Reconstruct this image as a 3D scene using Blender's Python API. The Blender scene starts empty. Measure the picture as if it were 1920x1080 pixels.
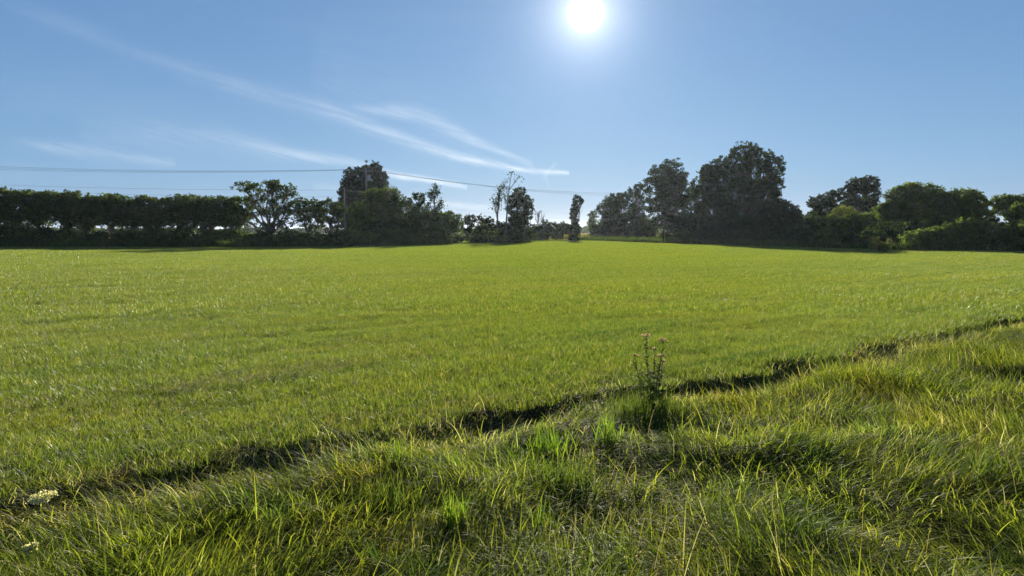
import bpy, math
import numpy as np
from mathutils import Vector

# ------------------------------------------------------------------ camera, sky, sun
SC = bpy.context.scene
COL = SC.collection
F = 1300.0 / 1920.0            # focal length in picture widths
PITCH = math.radians(4.75)
CAMZ = 1.6
cam_d = bpy.data.cameras.new("camera")
cam_d.sensor_width = 36.0
cam_d.lens = 36.0 * F
cam_d.clip_start = 0.05
cam_d.clip_end = 20000
cam = bpy.data.objects.new("camera", cam_d)
COL.objects.link(cam)
cam.location = (0, 0, CAMZ)
cam.rotation_euler = (math.radians(90) - PITCH, 0, 0)
SC.camera = cam

SUN_AZ = math.radians(5.9)
SUN_EL = math.radians(16.8)
SUN = Vector((math.sin(SUN_AZ) * math.cos(SUN_EL), math.cos(SUN_AZ) * math.cos(SUN_EL), math.sin(SUN_EL)))
sd = bpy.data.lights.new("sun", 'SUN')
sd.energy = 5.0
sd.angle = math.radians(0.5)
sd.color = (1.0, 0.93, 0.80)
so = bpy.data.objects.new("sun", sd)
COL.objects.link(so)
so.rotation_euler = SUN.to_track_quat('Z', 'Y').to_euler()
so.location = (10, 60, 60)

SC.view_settings.view_transform = 'Standard'
SC.view_settings.look = 'None'
SC.view_settings.gamma = 1
SC.view_settings.use_curve_mapping = False
SC.view_settings.exposure = 1.27


def dirpx(u, v):
    """direction of a photograph pixel as (x/y, z/y)"""
    a = (u - 960) / 1300.0
    b = (540 - v) / 1300.0
    y = math.cos(PITCH) + b * math.sin(PITCH)
    z = -math.sin(PITCH) + b * math.cos(PITCH)
    return a / y, z / y


class NT:
    """small node helper"""
    def __init__(s, tree):
        s.t = tree
        s.n = tree.nodes
        s.l = tree.links

    def node(s, typ, **kw):
        n = s.n.new(typ)
        for k, v in kw.items():
            setattr(n, k, v)
        return n

    def put(s, sock, v):
        if isinstance(v, bpy.types.NodeSocket):
            s.l.new(v, sock)
        elif v is not None:
            sock.default_value = v

    def math(s, op, a, b=None, c=None, clamp=False):
        n = s.node('ShaderNodeMath', operation=op)
        n.use_clamp = clamp
        s.put(n.inputs[0], a)
        if b is not None: s.put(n.inputs[1], b)
        if c is not None: s.put(n.inputs[2], c)
        return n.outputs[0]

    def mix(s, fac, a, b, blend='MIX'):
        n = s.node('ShaderNodeMix', data_type='RGBA', blend_type=blend)
        s.put(n.inputs[0], fac)
        s.put(n.inputs[6], a)
        s.put(n.inputs[7], b)
        return n.outputs[2]

    def noise(s, vec, scale, detail=3.0, rough=0.55):
        n = s.node('ShaderNodeTexNoise')
        if vec is not None: s.put(n.inputs['Vector'], vec)
        n.inputs['Scale'].default_value = scale
        n.inputs['Detail'].default_value = detail
        n.inputs['Roughness'].default_value = rough
        return n.outputs['Fac']

    def mapping(s, vec, scale=(1, 1, 1), rot=(0, 0, 0), loc=(0, 0, 0)):
        n = s.node('ShaderNodeMapping')
        s.put(n.inputs['Vector'], vec)
        n.inputs['Scale'].default_value = scale
        n.inputs['Rotation'].default_value = rot
        n.inputs['Location'].default_value = loc
        return n.outputs[0]

    def rng(s, v, a, b, c=0.0, d=1.0, smooth=False):
        n = s.node('ShaderNodeMapRange')
        n.clamp = True
        if smooth: n.interpolation_type = 'SMOOTHSTEP'
        s.put(n.inputs[0], v)
        n.inputs[1].default_value = a
        n.inputs[2].default_value = b
        s.put(n.inputs[3], c)
        s.put(n.inputs[4], d)
        return n.outputs[0]

    def curve(s, v, pts):
        """piecewise curve, x and y in 0..1"""
        n = s.node('ShaderNodeFloatCurve')
        c = n.mapping.curves[0]
        while len(c.points) > 2:
            c.points.remove(c.points[0])
        c.points[0].location = pts[0]
        c.points[1].location = pts[-1]
        for p in pts[1:-1]:
            c.points.new(*p)
        n.mapping.update()
        s.put(n.inputs['Value'], v)
        return n.outputs[0]


world = bpy.data.worlds.new("World")
SC.world = world
world.use_nodes = True
w = NT(world.node_tree)
w.n.clear()
sky = w.node('ShaderNodeTexSky', sky_type='NISHITA')
sky.sun_disc = False
sky.sun_elevation = SUN_EL
sky.sun_rotation = SUN_AZ
sky.altitude = 200
sky.air_density = 1.0
sky.dust_density = 0.15
sky.ozone_density = 3.0
tc = w.node('ShaderNodeTexCoord')
D = tc.outputs['Generated']
sep = w.node('ShaderNodeSeparateXYZ'); w.put(sep.inputs[0], D)
ysafe = w.math('MAXIMUM', sep.outputs[1], 0.02)
U = w.math('DIVIDE', sep.outputs[0], ysafe)
V = w.math('DIVIDE', sep.outputs[2], ysafe)
front = w.math('GREATER_THAN', sep.outputs[1], 0.05)
UV = w.node('ShaderNodeCombineXYZ'); w.put(UV.inputs[0], U); w.put(UV.inputs[1], V)
UV = UV.outputs[0]
U01 = w.rng(U, -1.0, 0.5)                  # curves work in 0..1
WARP = w.math('MULTIPLY', w.math('SUBTRACT', w.noise(w.mapping(UV, (1, 1, 1)), 9.0, 4, .55), 0.5), 0.006)
UVR = w.mapping(UV, (1, 1, 1), (0, 0, math.radians(16)))
FINE = w.noise(w.mapping(UVR, (6, 70, 1)), 1.3, 6, .68)
BROK = w.noise(w.mapping(UVR, (5, 9, 1)), 1.4, 4, .6)


def streak(pts, strength):
    """pts: (u px, v px, half width px, brightness)"""
    P = []
    for (u, v, hw, br) in pts:
        a, b = dirpx(u, v)
        P.append(((a + 1.0) / 1.5, b / 0.5, hw / 1300.0 * 8, br))
    cen = w.math('MULTIPLY', w.curve(U01, [(p[0], p[1]) for p in P]), 0.5)
    wid = w.math('DIVIDE', w.curve(U01, [(p[0], p[2]) for p in P]), 8.0)
    bri = w.curve(U01, [(P[0][0] - .03, 0.0)] + [(p[0], p[3]) for p in P] + [(P[-1][0] + .006, 0.0)])
    d = w.math('DIVIDE', w.math('SUBTRACT', w.math('ADD', V, WARP), cen), wid)
    g = w.math('EXPONENT', w.math('MULTIPLY', w.math('MULTIPLY', d, d), -1.0))
    lo = w.math('GREATER_THAN', U01, P[0][0] - .03)
    hi = w.math('LESS_THAN', U01, P[-1][0] + .006)
    r = w.math('MULTIPLY', g, w.math('MAXIMUM', bri, 0.0))
    r = w.math('MULTIPLY', r, w.math('MULTIPLY', lo, hi))
    return w.math('MULTIPLY', r, w.math('MULTIPLY', w.rng(FINE, .32, .66, .25 * strength, 1.15 * strength), w.rng(BROK, .35, .6, .55, 1.1)))


parts = [
    streak([(60, 25, 16, .07), (300, 112, 18, .10), (480, 172, 17, .22), (600, 202, 15, .32), (700, 240, 12, .42), (800, 276, 9, .66), (900, 302, 7, .85), (1000, 320, 4.5, 1.0), (1060, 324, 3.5, 1.0)], 0.8),
    streak([(690, 203, 9, .2), (780, 216, 12, .45), (850, 244, 11, .5), (920, 276, 8, .38), (990, 306, 6, .35)], 0.9),
    streak([(200, 250, 30, .1), (420, 262, 24, .2), (540, 288, 12, .35), (660, 306, 8, .45), (740, 328, 6, .8), (800, 336, 5, .9), (870, 350, 4, .6)], 0.85),
    streak([(60, 270, 10, .15), (200, 290, 11, .45), (320, 304, 8, .4)], 0.55),
    streak([(640, 356, 7, .3), (760, 372, 6, .4), (870, 385, 6, .7), (930, 392, 5, .6)], 0.6),
    streak([(640, 150, 70, .5), (800, 230, 60, .5), (900, 280, 30, .3)], 0.10),
]
# short hooked wisp crossing the end of the long streak
a0, b0 = dirpx(1034, 306); a1, b1 = dirpx(1020, 362)
vv = w.math('ADD', V, 0.0)
kk = w.rng(vv, b1, b0, 0.0, 1.0)
kkw = w.math('ADD', w.math('MULTIPLY_ADD', kk, a0 - a1, a1), w.math('MULTIPLY', w.math('SINE', w.math('MULTIPLY', kk, 8.0)), 0.0045))
dd = w.math('DIVIDE', w.math('SUBTRACT', U, kkw), 0.0030)
hook = w.math('EXPONENT', w.math('MULTIPLY', w.math('MULTIPLY', dd, dd), -1.0))
hook = w.math('MULTIPLY', w.math('MULTIPLY', hook, w.rng(FINE, .3, .6, .15, .6)), w.math('MULTIPLY', w.rng(vv, b1 - .004, b1 + .035, 0, .30, True), w.rng(vv, b0 - .004, b0 + .004, 1, 0, True)))
parts.append(hook)
cl = parts[0]
for p_ in parts[1:]:
    cl = w.math('ADD', cl, p_)
# very faint broad cirrus veil
veil = w.noise(w.mapping(UV, (1.2, 6, 1), (0, 0, math.radians(20))), 2.2, 5, .6)
cl = w.math('ADD', cl, w.math('MULTIPLY', w.rng(veil, .5, .85, 0, .07), w.rng(U, -.75, .35, 1, .1)))
cl = w.math('MULTIPLY', cl, front, clamp=True)
# the sun's disc and the bright air close round it
dot = w.node('ShaderNodeVectorMath', operation='DOT_PRODUCT')
nrm = w.node('ShaderNodeVectorMath', operation='NORMALIZE'); w.put(nrm.inputs[0], D)
w.put(dot.inputs[0], nrm.outputs[0]); dot.inputs[1].default_value = SUN
ang = w.math('DEGREES', w.math('ARCCOSINE', w.math('MINIMUM', dot.outputs['Value'], 1.0)))
SKYMUL = 0.05
sn = w.node('ShaderNodeSeparateXYZ'); w.put(sn.inputs[0], nrm.outputs[0]); NZ = sn.outputs[2]
core = w.math('MULTIPLY', w.rng(ang, 0.4, 1.6, 1, 0, True), 1.1)
halo = w.math('MULTIPLY', w.math('EXPONENT', w.math('MULTIPLY', ang, -0.55)), 0.55)
wide = w.math('MULTIPLY', w.math('EXPONENT', w.math('MULTIPLY', ang, -0.055)), 0.055)
hs = w.node('ShaderNodeHueSaturation')
hs.inputs['Saturation'].default_value = 1.0
hs.inputs['Value'].default_value = 1.0
w.put(hs.inputs['Color'], sky.outputs[0])
bgA = w.node('ShaderNodeBackground'); w.put(bgA.inputs[0], hs.outputs[0]); bgA.inputs[1].default_value = SKYMUL
elev = w.math('DEGREES', w.math('ARCSINE', w.math('MINIMUM', w.math('ABSOLUTE', NZ), 1.0)))
ramp = w.node('ShaderNodeValToRGB')
e_ = ramp.color_ramp.elements
e_[0].position = 0; e_[0].color = (.118, .192, .310, 1)
e_[1].position = 1; e_[1].color = (.022, .050, .13, 1)
for p_, c_ in ((.05, (.098, .188, .315)), (.15, (.070, .145, .278)), (.30, (.048, .100, .215)), (.5, (.038, .080, .185))):
    x_ = e_.new(p_); x_.color = (*c_, 1)
w.put(ramp.inputs[0], w.math('DIVIDE', elev, 90.0))
bgB = w.node('ShaderNodeBackground'); w.put(bgB.inputs[0], ramp.outputs[0]); bgB.inputs[1].default_value = 0.83
mxs = w.node('ShaderNodeMixShader'); mxs.inputs[0].default_value = .88; w.l.new(bgA.outputs[0], mxs.inputs[1]); w.l.new(bgB.outputs[0], mxs.inputs[2])
bgC = w.node('ShaderNodeBackground'); bgC.inputs[0].default_value = (0.80, 0.88, 0.97, 1); bgC.inputs[1].default_value = 0.46
mx = w.node('ShaderNodeMixShader'); w.put(mx.inputs[0], cl); w.l.new(mxs.outputs[0], mx.inputs[1]); w.l.new(bgC.outputs[0], mx.inputs[2])
bgS = w.node('ShaderNodeBackground'); bgS.inputs[0].default_value = (1, .98, .94, 1); w.put(bgS.inputs[1], w.math('ADD', core, halo))
bgW = w.node('ShaderNodeBackground'); bgW.inputs[0].default_value = (.55, .85, 1, 1); w.put(bgW.inputs[1], wide)
ad = w.node('ShaderNodeAddShader'); w.l.new(mx.outputs[0], ad.inputs[0]); w.l.new(bgS.outputs[0], ad.inputs[1])
ad2 = w.node('ShaderNodeAddShader'); w.l.new(ad.outputs[0], ad2.inputs[0]); w.l.new(bgW.outputs[0], ad2.inputs[1])
wo = w.node('ShaderNodeOutputWorld'); w.l.new(ad2.outputs[0], wo.inputs[0])

cy = SC.cycles
cy.max_bounces = 6
cy.diffuse_bounces = 3
cy.transmission_bounces = 4
cy.transparent_max_bounces = 6
cy.sample_clamp_indirect = 4

# ------------------------------------------------------------------ helpers
def tag(o, label=None, cat=None, group=None, kind=None):
    if label: o['label'] = label
    if cat: o['category'] = cat
    if group: o['group'] = group
    if kind: o['kind'] = kind
    return o


def empty(name, loc, label, cat, group=None):
    o = bpy.data.objects.new(name, None)
    COL.objects.link(o)
    o.location = loc
    o.empty_display_size = .3
    tag(o, label, cat, group)
    return o


def mesh_np(name, V, Fc, mat, parent=None, attrs=None, link=True, smooth=False, origin=None):
    V = np.asarray(V, dtype=np.float32).reshape(-1, 3)
    if origin is not None:
        V = V - np.asarray(origin, dtype=np.float32)
    Fc = np.asarray(Fc, dtype=np.int32)
    k = Fc.shape[1]
    me = bpy.data.meshes.new(name)
    me.vertices.add(len(V)); me.vertices.foreach_set('co', V.ravel())
    me.loops.add(Fc.size); me.loops.foreach_set('vertex_index', Fc.ravel())
    me.polygons.add(len(Fc))
    me.polygons.foreach_set('loop_start', np.arange(0, Fc.size, k, dtype=np.int32))
    me.polygons.foreach_set('loop_total', np.full(len(Fc), k, dtype=np.int32))
    if smooth:
        me.polygons.foreach_set('use_smooth', np.ones(len(Fc), dtype=bool))
    me.update(calc_edges=True)
    for an, av in (attrs or {}).items():
        a = me.attributes.new(an, 'FLOAT', 'POINT')
        a.data.foreach_set('value', np.asarray(av, dtype=np.float32).ravel())
    if mat: me.materials.append(mat)
    o = bpy.data.objects.new(name, me)
    if link: COL.objects.link(o)
    if parent is not None:
        o.parent = parent
    elif origin is not None:
        o.location = origin
    return o


def join_geo(lst):
    """lst of (V, F, attrdict) with the same face size"""
    Vs, Fs, A, n = [], [], {}, 0
    for V, Fc, at in lst:
        V = np.asarray(V, dtype=float).reshape(-1, 3)
        Vs.append(V); Fs.append(np.asarray(Fc) + n); n += len(V)
        for k, v in at.items():
            A.setdefault(k, []).append(np.broadcast_to(v, (len(V),)) if np.ndim(v) == 0 else np.asarray(v).ravel())
    return np.concatenate(Vs), np.concatenate(Fs), {k: np.concatenate(v) for k, v in A.items()}


_tab = np.random.RandomState(77).rand(256, 256)


def vnoise(x, y, sc, ox=0.0):
    x = np.asarray(x, float) * sc + 37.3 + ox; y = np.asarray(y, float) * sc + 91.7 + ox * 1.7
    xi = np.floor(x).astype(int); yi = np.floor(y).astype(int)
    fx = x - xi; fy = y - yi
    fx = fx * fx * (3 - 2 * fx); fy = fy * fy * (3 - 2 * fy)
    a = _tab[xi % 256, yi % 256]; b = _tab[(xi + 1) % 256, yi % 256]
    c = _tab[xi % 256, (yi + 1) % 256]; d = _tab[(xi + 1) % 256, (yi + 1) % 256]
    return (a * (1 - fx) + b * fx) * (1 - fy) + (c * (1 - fx) + d * fx) * fy - 0.5


EX = [-30, -6, -2.95, 0, 2.6, 9, 22, 60]
EY = [-16, 1.8, 4.0, 6.1, 7.8, 12.6, 21, 45]


def sstep(a, b, x):
    t = np.clip((x - a) / (b - a), 0, 1)
    return t * t * (3 - 2 * t)


def S(x, y):
    """signed distance from the field's edge: positive on the rough verge near the camera"""
    return (np.interp(x, EX, EY) - y) * 0.82 + 0.50 * vnoise(x, y, 1.0, 5) + 0.20 * vnoise(x, y, 3.4, 9)


HOLES = [(730, 945, .30, .13), (1110, 975, .34, .12), (1060, 850, .3, .07), (1300, 800, .35, .08), (560, 880, .3, .05), (1480, 700, .5, .08)]


def gpx(u, v, z=0.0):
    """ground point seen at photograph pixel (u, v)"""
    a, b = dirpx(u, v)
    y = (CAMZ - z) / -b
    return a * y, y


def G(x, y):
    x = np.asarray(x, float); y = np.asarray(y, float)
    s = S(x, y)
    field = 0.025 * vnoise(x, y, .25, 2) + 0.012 * vnoise(x, y, 1.6, 3)
    verge = -0.05 + 0.15 * vnoise(x, y, 1.3, 11) + 0.10 * vnoise(x, y, 3.3, 13)
    ditch = -0.19 * np.exp(-((s - 0.27) / 0.31) ** 2) * np.clip(0.72 + 1.5 * vnoise(x, y, .9, 21), .48, 1.3)
    k = sstep(-0.06, 0.10, s)
    near = sstep(40, 20, np.hypot(x, y))
    z = field * (1 - k) + (verge * sstep(0.2, 0.9, s) + ditch) * k * near
    for (u, v, r, d) in HOLES:
        hx, hy = gpx(u, v)
        z = z - d * np.exp(-((x - hx) ** 2 + (y - hy) ** 2) / r ** 2)
    return z


# ------------------------------------------------------------------ materials
def leafy(name, cols, trans=0.45, gloss=0.05, rough=.35, straw=None, world_noise=None, shadow_tint=None, tcol=1.0, tip=None):
    """cols: ramp colours picked by the per-leaf attribute 'var'"""
    m = bpy.data.materials.new(name); m.use_nodes = True
    t = NT(m.node_tree); t.n.clear()
    at = t.node('ShaderNodeAttribute'); at.attribute_name = 'var'
    rp = t.node('ShaderNodeValToRGB')
    el = rp.color_ramp.elements
    el[0].position = 0; el[0].color = (*cols[0][1], 1)
    el[1].position = cols[-1][0]; el[1].color = (*cols[-1][1], 1)
    for p, c in cols[1:-1]:
        e = el.new(p); e.color = (*c, 1)
    t.put(rp.inputs[0], at.outputs['Fac'])
    c = rp.outputs[0]
    if world_noise:
        geo = t.node('ShaderNodeNewGeometry')
        for (sc, stretch, rot, lo, hi, col, amt, loc) in world_noise:
            mp = t.mapping(geo.outputs['Position'], (1, 1 / stretch, 3), (0, 0, rot), loc)
            mp.node.vector_type = 'TEXTURE'
            n = t.noise(mp, sc, 5, .65)
            c = t.mix(t.rng(n, lo, hi, 0, amt), c, t.mix(1.0, c, (*col, 1), 'MULTIPLY'))
    if tip:
        at2 = t.node('ShaderNodeAttribute'); at2.attribute_name = 'along'
        c = t.mix(t.rng(at2.outputs['Fac'], .35, 1.0, 0, .7), c, t.mix(1.0, c, (*tip, 1), 'MULTIPLY'))
    df = t.node('ShaderNodeBsdfDiffuse'); t.put(df.inputs[0], c)
    tr = t.node('ShaderNodeBsdfTranslucent')
    t.put(tr.inputs[0], t.mix(1.0, c, (1.25 * tcol, 1.3 * tcol, .55 * tcol, 1), 'MULTIPLY'))
    m1 = t.node('ShaderNodeMixShader'); m1.inputs[0].default_value = trans
    t.l.new(df.outputs[0], m1.inputs[1]); t.l.new(tr.outputs[0], m1.inputs[2])
    gl = t.node('ShaderNodeBsdfGlossy'); gl.inputs['Color'].default_value = (1, 1, 1, 1); gl.inputs['Roughness'].default_value = rough
    m2 = t.node('ShaderNodeMixShader'); m2.inputs[0].default_value = gloss
    t.l.new(m1.outputs[0], m2.inputs[1]); t.l.new(gl.outputs[0], m2.inputs[2])
    o = t.node('ShaderNodeOutputMaterial'); t.l.new(m2.outputs[0], o.inputs[0])
    return m


ROWROT = math.radians(35.7)
FIELD = leafy('young_field_grass', [(0, (.080, .105, .020)), (.35, (.140, .195, .030)), (.7, (.195, .250, .044)), (.9, (.23, .24, .065)), (.93, (.34, .30, .14)), (1, (.46, .42, .24))],
              trans=.60, gloss=.030, rough=.38,
              world_noise=[(0.35, 5.0, ROWROT, .45, .7, (1.2, 1.0, .9), .8, (3, 1, 0)), (.9, 3.5, ROWROT, .52, .68, (.62, .72, .75), .75, (9, 4, 0)), (.06, 2.0, ROWROT, .42, .62, (1.22, 1.1, .8), .7, (5, 8, 0)), (5.5, 1.6, ROWROT, .46, .62, (.55, .66, .7), .9, (2, 2, 0)), (.16, 22.0, ROWROT, .53, .62, (.55, .68, .7), .85, (2, 8, 0)), (.10, 12.0, ROWROT, .54, .66, (1.15, 1.0, .9), .6, (12, 38, 0))])
VERGE = leafy('rough_verge_grass', [(0, (.052, .076, .012)), (.3, (.118, .160, .022)), (.6, (.21, .245, .034)), (.80, (.27, .27, .05)), (.85, (.27, .26, .13)), (1, (.46, .44, .28))],
              trans=.57, gloss=.008, rough=.42, tip=(1.15, 1.08, .95),
              world_noise=[(.9, 1, 0, .48, .66, (1.25, 1.02, .8), .7, (2, 7, 0)), (1.4, 1, 0, .5, .66, (.55, .78, .85), .85, (12, 3, 0)), (.35, 1, 0, .5, .7, (1.2, 1.12, .8), .6, (1, 31, 0))])
TUFT = leafy('broad_grass_blade', [(0, (.09, .16, .018)), (.6, (.17, .26, .028)), (1, (.25, .31, .045))], trans=.55, gloss=.025, rough=.4)
TUFT2 = leafy('wildflower_leaf', [(0, (.055, .085, .018)), (1, (.13, .17, .04))], trans=.5, gloss=.004, rough=.5)
STRAW = leafy('dry_straw', [(0, (.16, .115, .055)), (.5, (.30, .235, .12)), (1, (.50, .43, .28))], trans=.45, gloss=.006, rough=.5)
TAN = leafy('dry_tall_grass', [(0, (.16, .13, .06)), (.5, (.26, .21, .10)), (1, (.15, .17, .05))], trans=.45, gloss=.03, rough=.5)
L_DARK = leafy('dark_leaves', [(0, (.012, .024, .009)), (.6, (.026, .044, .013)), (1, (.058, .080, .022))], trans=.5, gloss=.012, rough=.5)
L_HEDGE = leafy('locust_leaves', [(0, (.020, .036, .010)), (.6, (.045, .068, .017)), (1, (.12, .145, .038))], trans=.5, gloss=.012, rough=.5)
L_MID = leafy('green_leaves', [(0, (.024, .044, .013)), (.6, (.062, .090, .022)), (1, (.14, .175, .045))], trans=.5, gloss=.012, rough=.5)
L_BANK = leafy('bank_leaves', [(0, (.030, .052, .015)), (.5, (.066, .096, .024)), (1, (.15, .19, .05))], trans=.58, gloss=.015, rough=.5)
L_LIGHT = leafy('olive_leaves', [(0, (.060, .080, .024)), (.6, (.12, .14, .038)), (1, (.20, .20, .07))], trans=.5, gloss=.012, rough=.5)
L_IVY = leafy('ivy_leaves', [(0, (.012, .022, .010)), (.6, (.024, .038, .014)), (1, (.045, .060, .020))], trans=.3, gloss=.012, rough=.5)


def simple(name, c1, c2, scale=4, rough=.8, bump=0.3, stretch=(1, 1, 1)):
    m = bpy.data.materials.new(name); m.use_nodes = True
    t = NT(m.node_tree)
    b = t.n['Principled BSDF']
    tcn = t.node('ShaderNodeTexCoord')
    n = t.noise(t.mapping(tcn.outputs['Object'], stretch), scale, 6, .65)
    t.put(b.inputs['Base Color'], t.mix(t.rng(n, .3, .7), (*c1, 1), (*c2, 1)))
    b.inputs['Roughness'].default_value = rough
    if bump:
        bp = t.node('ShaderNodeBump'); bp.inputs['Strength'].default_value = bump; bp.inputs['Distance'].default_value = .02
        t.put(bp.inputs['Height'], n); t.l.new(bp.outputs[0], b.inputs['Normal'])
    return m


BARK = simple('bark', (.045, .036, .028), (.12, .10, .08), 6, .9, .6, (4, 4, 1))
DEAD = simple('dead_wood', (.10, .09, .08), (.20, .18, .155), 6, .9, .4, (4, 4, 1))
POLE = simple('weathered_pole', (.13, .12, .11), (.22, .205, .19), 5, .85, .3, (6, 6, .6))
METAL = simple('grey_metal', (.25, .26, .27), (.35, .36, .37), 8, .5, 0)
WIRE = simple('cable', (.05, .055, .06), (.07, .075, .08), 8, .6, 0)
CERAM = simple('insulator', (.10, .06, .04), (.14, .09, .06), 8, .3, 0)
PINK = leafy('dusty_pink_petals', [(0, (.36, .22, .23)), (.5, (.54, .38, .37)), (1, (.72, .58, .54))], trans=.55, gloss=.02)
CREAM = leafy('cream_petals', [(0, (.60, .55, .38)), (.5, (.80, .75, .58)), (1, (.86, .82, .70))], trans=.5, gloss=.02)
GSTEM = simple('green_stem', (.11, .14, .04), (.18, .19, .07), 20, .6, 0)

# ------------------------------------------------------------------ ground
def axis(lo, hi, f0, f1, step, grow):
    a = list(np.arange(f0, f1, step))
    s = step; v = f0
    left = []
    while v > lo:
        s *= grow; v -= s; left.append(v)
    s = step; v = a[-1]; right = []
    while v < hi:
        s *= grow; v += s; right.append(v)
    return np.array(left[::-1] + a + right)


gx = axis(-4000, 4000, -7, 11, .07, 1.09)
gy = axis(-200, 6000, 2, 14, .06, 1.09)
X, Y = np.meshgrid(gx, gy)
Z = G(X, Y)
nx, ny = len(gx), len(gy)
idx = np.arange(nx * ny).reshape(ny, nx)
Fq = np.stack([idx[:-1, :-1], idx[:-1, 1:], idx[1:, 1:], idx[1:, :-1]], -1).reshape(-1, 4)
gm = bpy.data.materials.new('meadow_soil'); gm.use_nodes = True
t = NT(gm.node_tree); b = t.n['Principled BSDF']
geo = t.node('ShaderNodeNewGeometry')
P = geo.outputs['Position']
n1 = t.noise(P, 14, 6, .7); n2 = t.noise(P, .9, 4, .6); n3 = t.noise(t.mapping(P, (1, 4, 1), (0, 0, ROWROT)), .12, 5, .6)
soil = t.mix(t.rng(n1, .35, .65), (.016, .013, .007, 1), (.045, .036, .018, 1))
thatch = t.mix(t.rng(n1, .3, .7), (.035, .045, .012, 1), (.10, .10, .035, 1))
near = t.mix(t.rng(n2, .4, .6), soil, thatch)
sepg = t.node('ShaderNodeSeparateXYZ'); t.put(sepg.inputs[0], P)
far = t.mix(t.rng(n3, .4, .62), (.075, .095, .022, 1), (.115, .105, .04, 1))
t.put(b.inputs['Base Color'], t.mix(t.rng(sepg.outputs[1], 15, 60), near, far))
b.inputs['Roughness'].default_value = 1
b.inputs['Specular IOR Level'].default_value = .1
bp = t.node('ShaderNodeBump'); bp.inputs['Strength'].default_value = .8; bp.inputs['Distance'].default_value = .03
t.put(bp.inputs['Height'], n1); t.l.new(bp.outputs[0], b.inputs['Normal'])
ground = mesh_np('ground', np.stack([X, Y, Z], -1), Fq, gm, smooth=True)
tag(ground, kind='structure')

# ------------------------------------------------------------------ grass
def blades(root, az, el0, bend, length, width, nseg, var, side_off=None):
    """curved tapering strips; all inputs per blade"""
    N = len(root)
    T = np.linspace(0, 1, nseg + 1)
    step = (length / nseg)[:, None]
    th = el0[:, None] - bend[:, None] * (T[:-1] + .5 / nseg)[None, :] ** 1.3
    dh = np.cos(th) * step; dz = np.sin(th) * step
    h = np.concatenate([np.zeros((N, 1)), np.cumsum(dh, 1)], 1)
    z = np.concatenate([np.zeros((N, 1)), np.cumsum(dz, 1)], 1)
    cx = root[:, 0:1] + np.cos(az)[:, None] * h
    cyy = root[:, 1:2] + np.sin(az)[:, None] * h
    cz = root[:, 2:3] + z
    so_ = az + math.pi / 2 + (side_off if side_off is not None else 0)
    wd = width[:, None] * np.array([(1 - t ** 2.2) * .5 + .02 for t in T])[None, :]
    sx = np.cos(so_)[:, None] * wd; sy = np.sin(so_)[:, None] * wd
    L = np.stack([cx - sx, cyy - sy, cz], -1); R = np.stack([cx + sx, cyy + sy, cz], -1)
    Vt = np.stack([L, R], 2).reshape(N, -1, 3)
    k = np.arange(nseg)
    f = np.stack([2 * k, 2 * k + 1, 2 * k + 3, 2 * k + 2], -1)
    Fc = (np.arange(N)[:, None, None] * (2 * (nseg + 1)) + f[None]).reshape(-1, 4)
    al = np.broadcast_to(np.repeat(T, 2)[None], (N, 2 * (nseg + 1)))
    va = np.broadcast_to(np.asarray(var)[:, None], (N, 2 * (nseg + 1)))
    return Vt.reshape(-1, 3), Fc, {'var': va.ravel(), 'along': al.ravel()}


def leaf_quads(cen, size, r, elong=1.7, droop=0.0):
    n = len(cen)
    a = r.normal(size=(n, 3)); a[:, 2] -= droop; a /= np.linalg.norm(a, axis=1, keepdims=True)
    b_ = r.normal(size=(n, 3)); b_ -= (a * b_).sum(1, keepdims=True) * a; b_ /= np.linalg.norm(b_, axis=1, keepdims=True)
    a = a * (size * elong * .5)[:, None]; b_ = b_ * (size * .5)[:, None]
    nrm_ = np.cross(a, b_); nrm_ *= (.25 / np.maximum(np.linalg.norm(nrm_, axis=1), 1e-6) * size)[:, None]
    Vt = np.stack([cen - a, cen + b_ * .9 + nrm_, cen + a, cen - b_ * .9 + nrm_], 1)
    Fc = np.arange(4 * n).reshape(n, 4)
    return Vt.reshape(-1, 3), Fc


rs = np.random.RandomState(11)


def patch(name, mat, radius, n, hmin, hmax, wid, nseg=3, straw=.06, lie=.15, seed=0):
    r = np.random.RandomState(seed)
    rad = radius * np.sqrt(r.rand(n)); a = r.rand(n) * 6.283
    root = np.stack([rad * np.cos(a), rad * np.sin(a), np.full(n, -.01)], -1)
    az = r.rand(n) * 6.283
    isl = r.rand(n) < lie
    el = np.where(isl, r.uniform(.3, .9, n), r.uniform(1.0, 1.5, n))
    bend = np.where(isl, r.uniform(.2, .9, n), r.uniform(.1, 1.2, n))
    ln = r.uniform(hmin, hmax, n)
    var = r.rand(n) * .9
    st = r.rand(n) < straw
    var = np.where(st, r.uniform(.93, 1, n), var)
    V_, F_, A_ = blades(root, az, el, bend, ln, wid * r.uniform(.6, 1.2, n), nseg, var, r.uniform(-1, 1, n))
    o = mesh_np(name, V_, F_, mat, attrs=A_, link=False)
    return o


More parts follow.
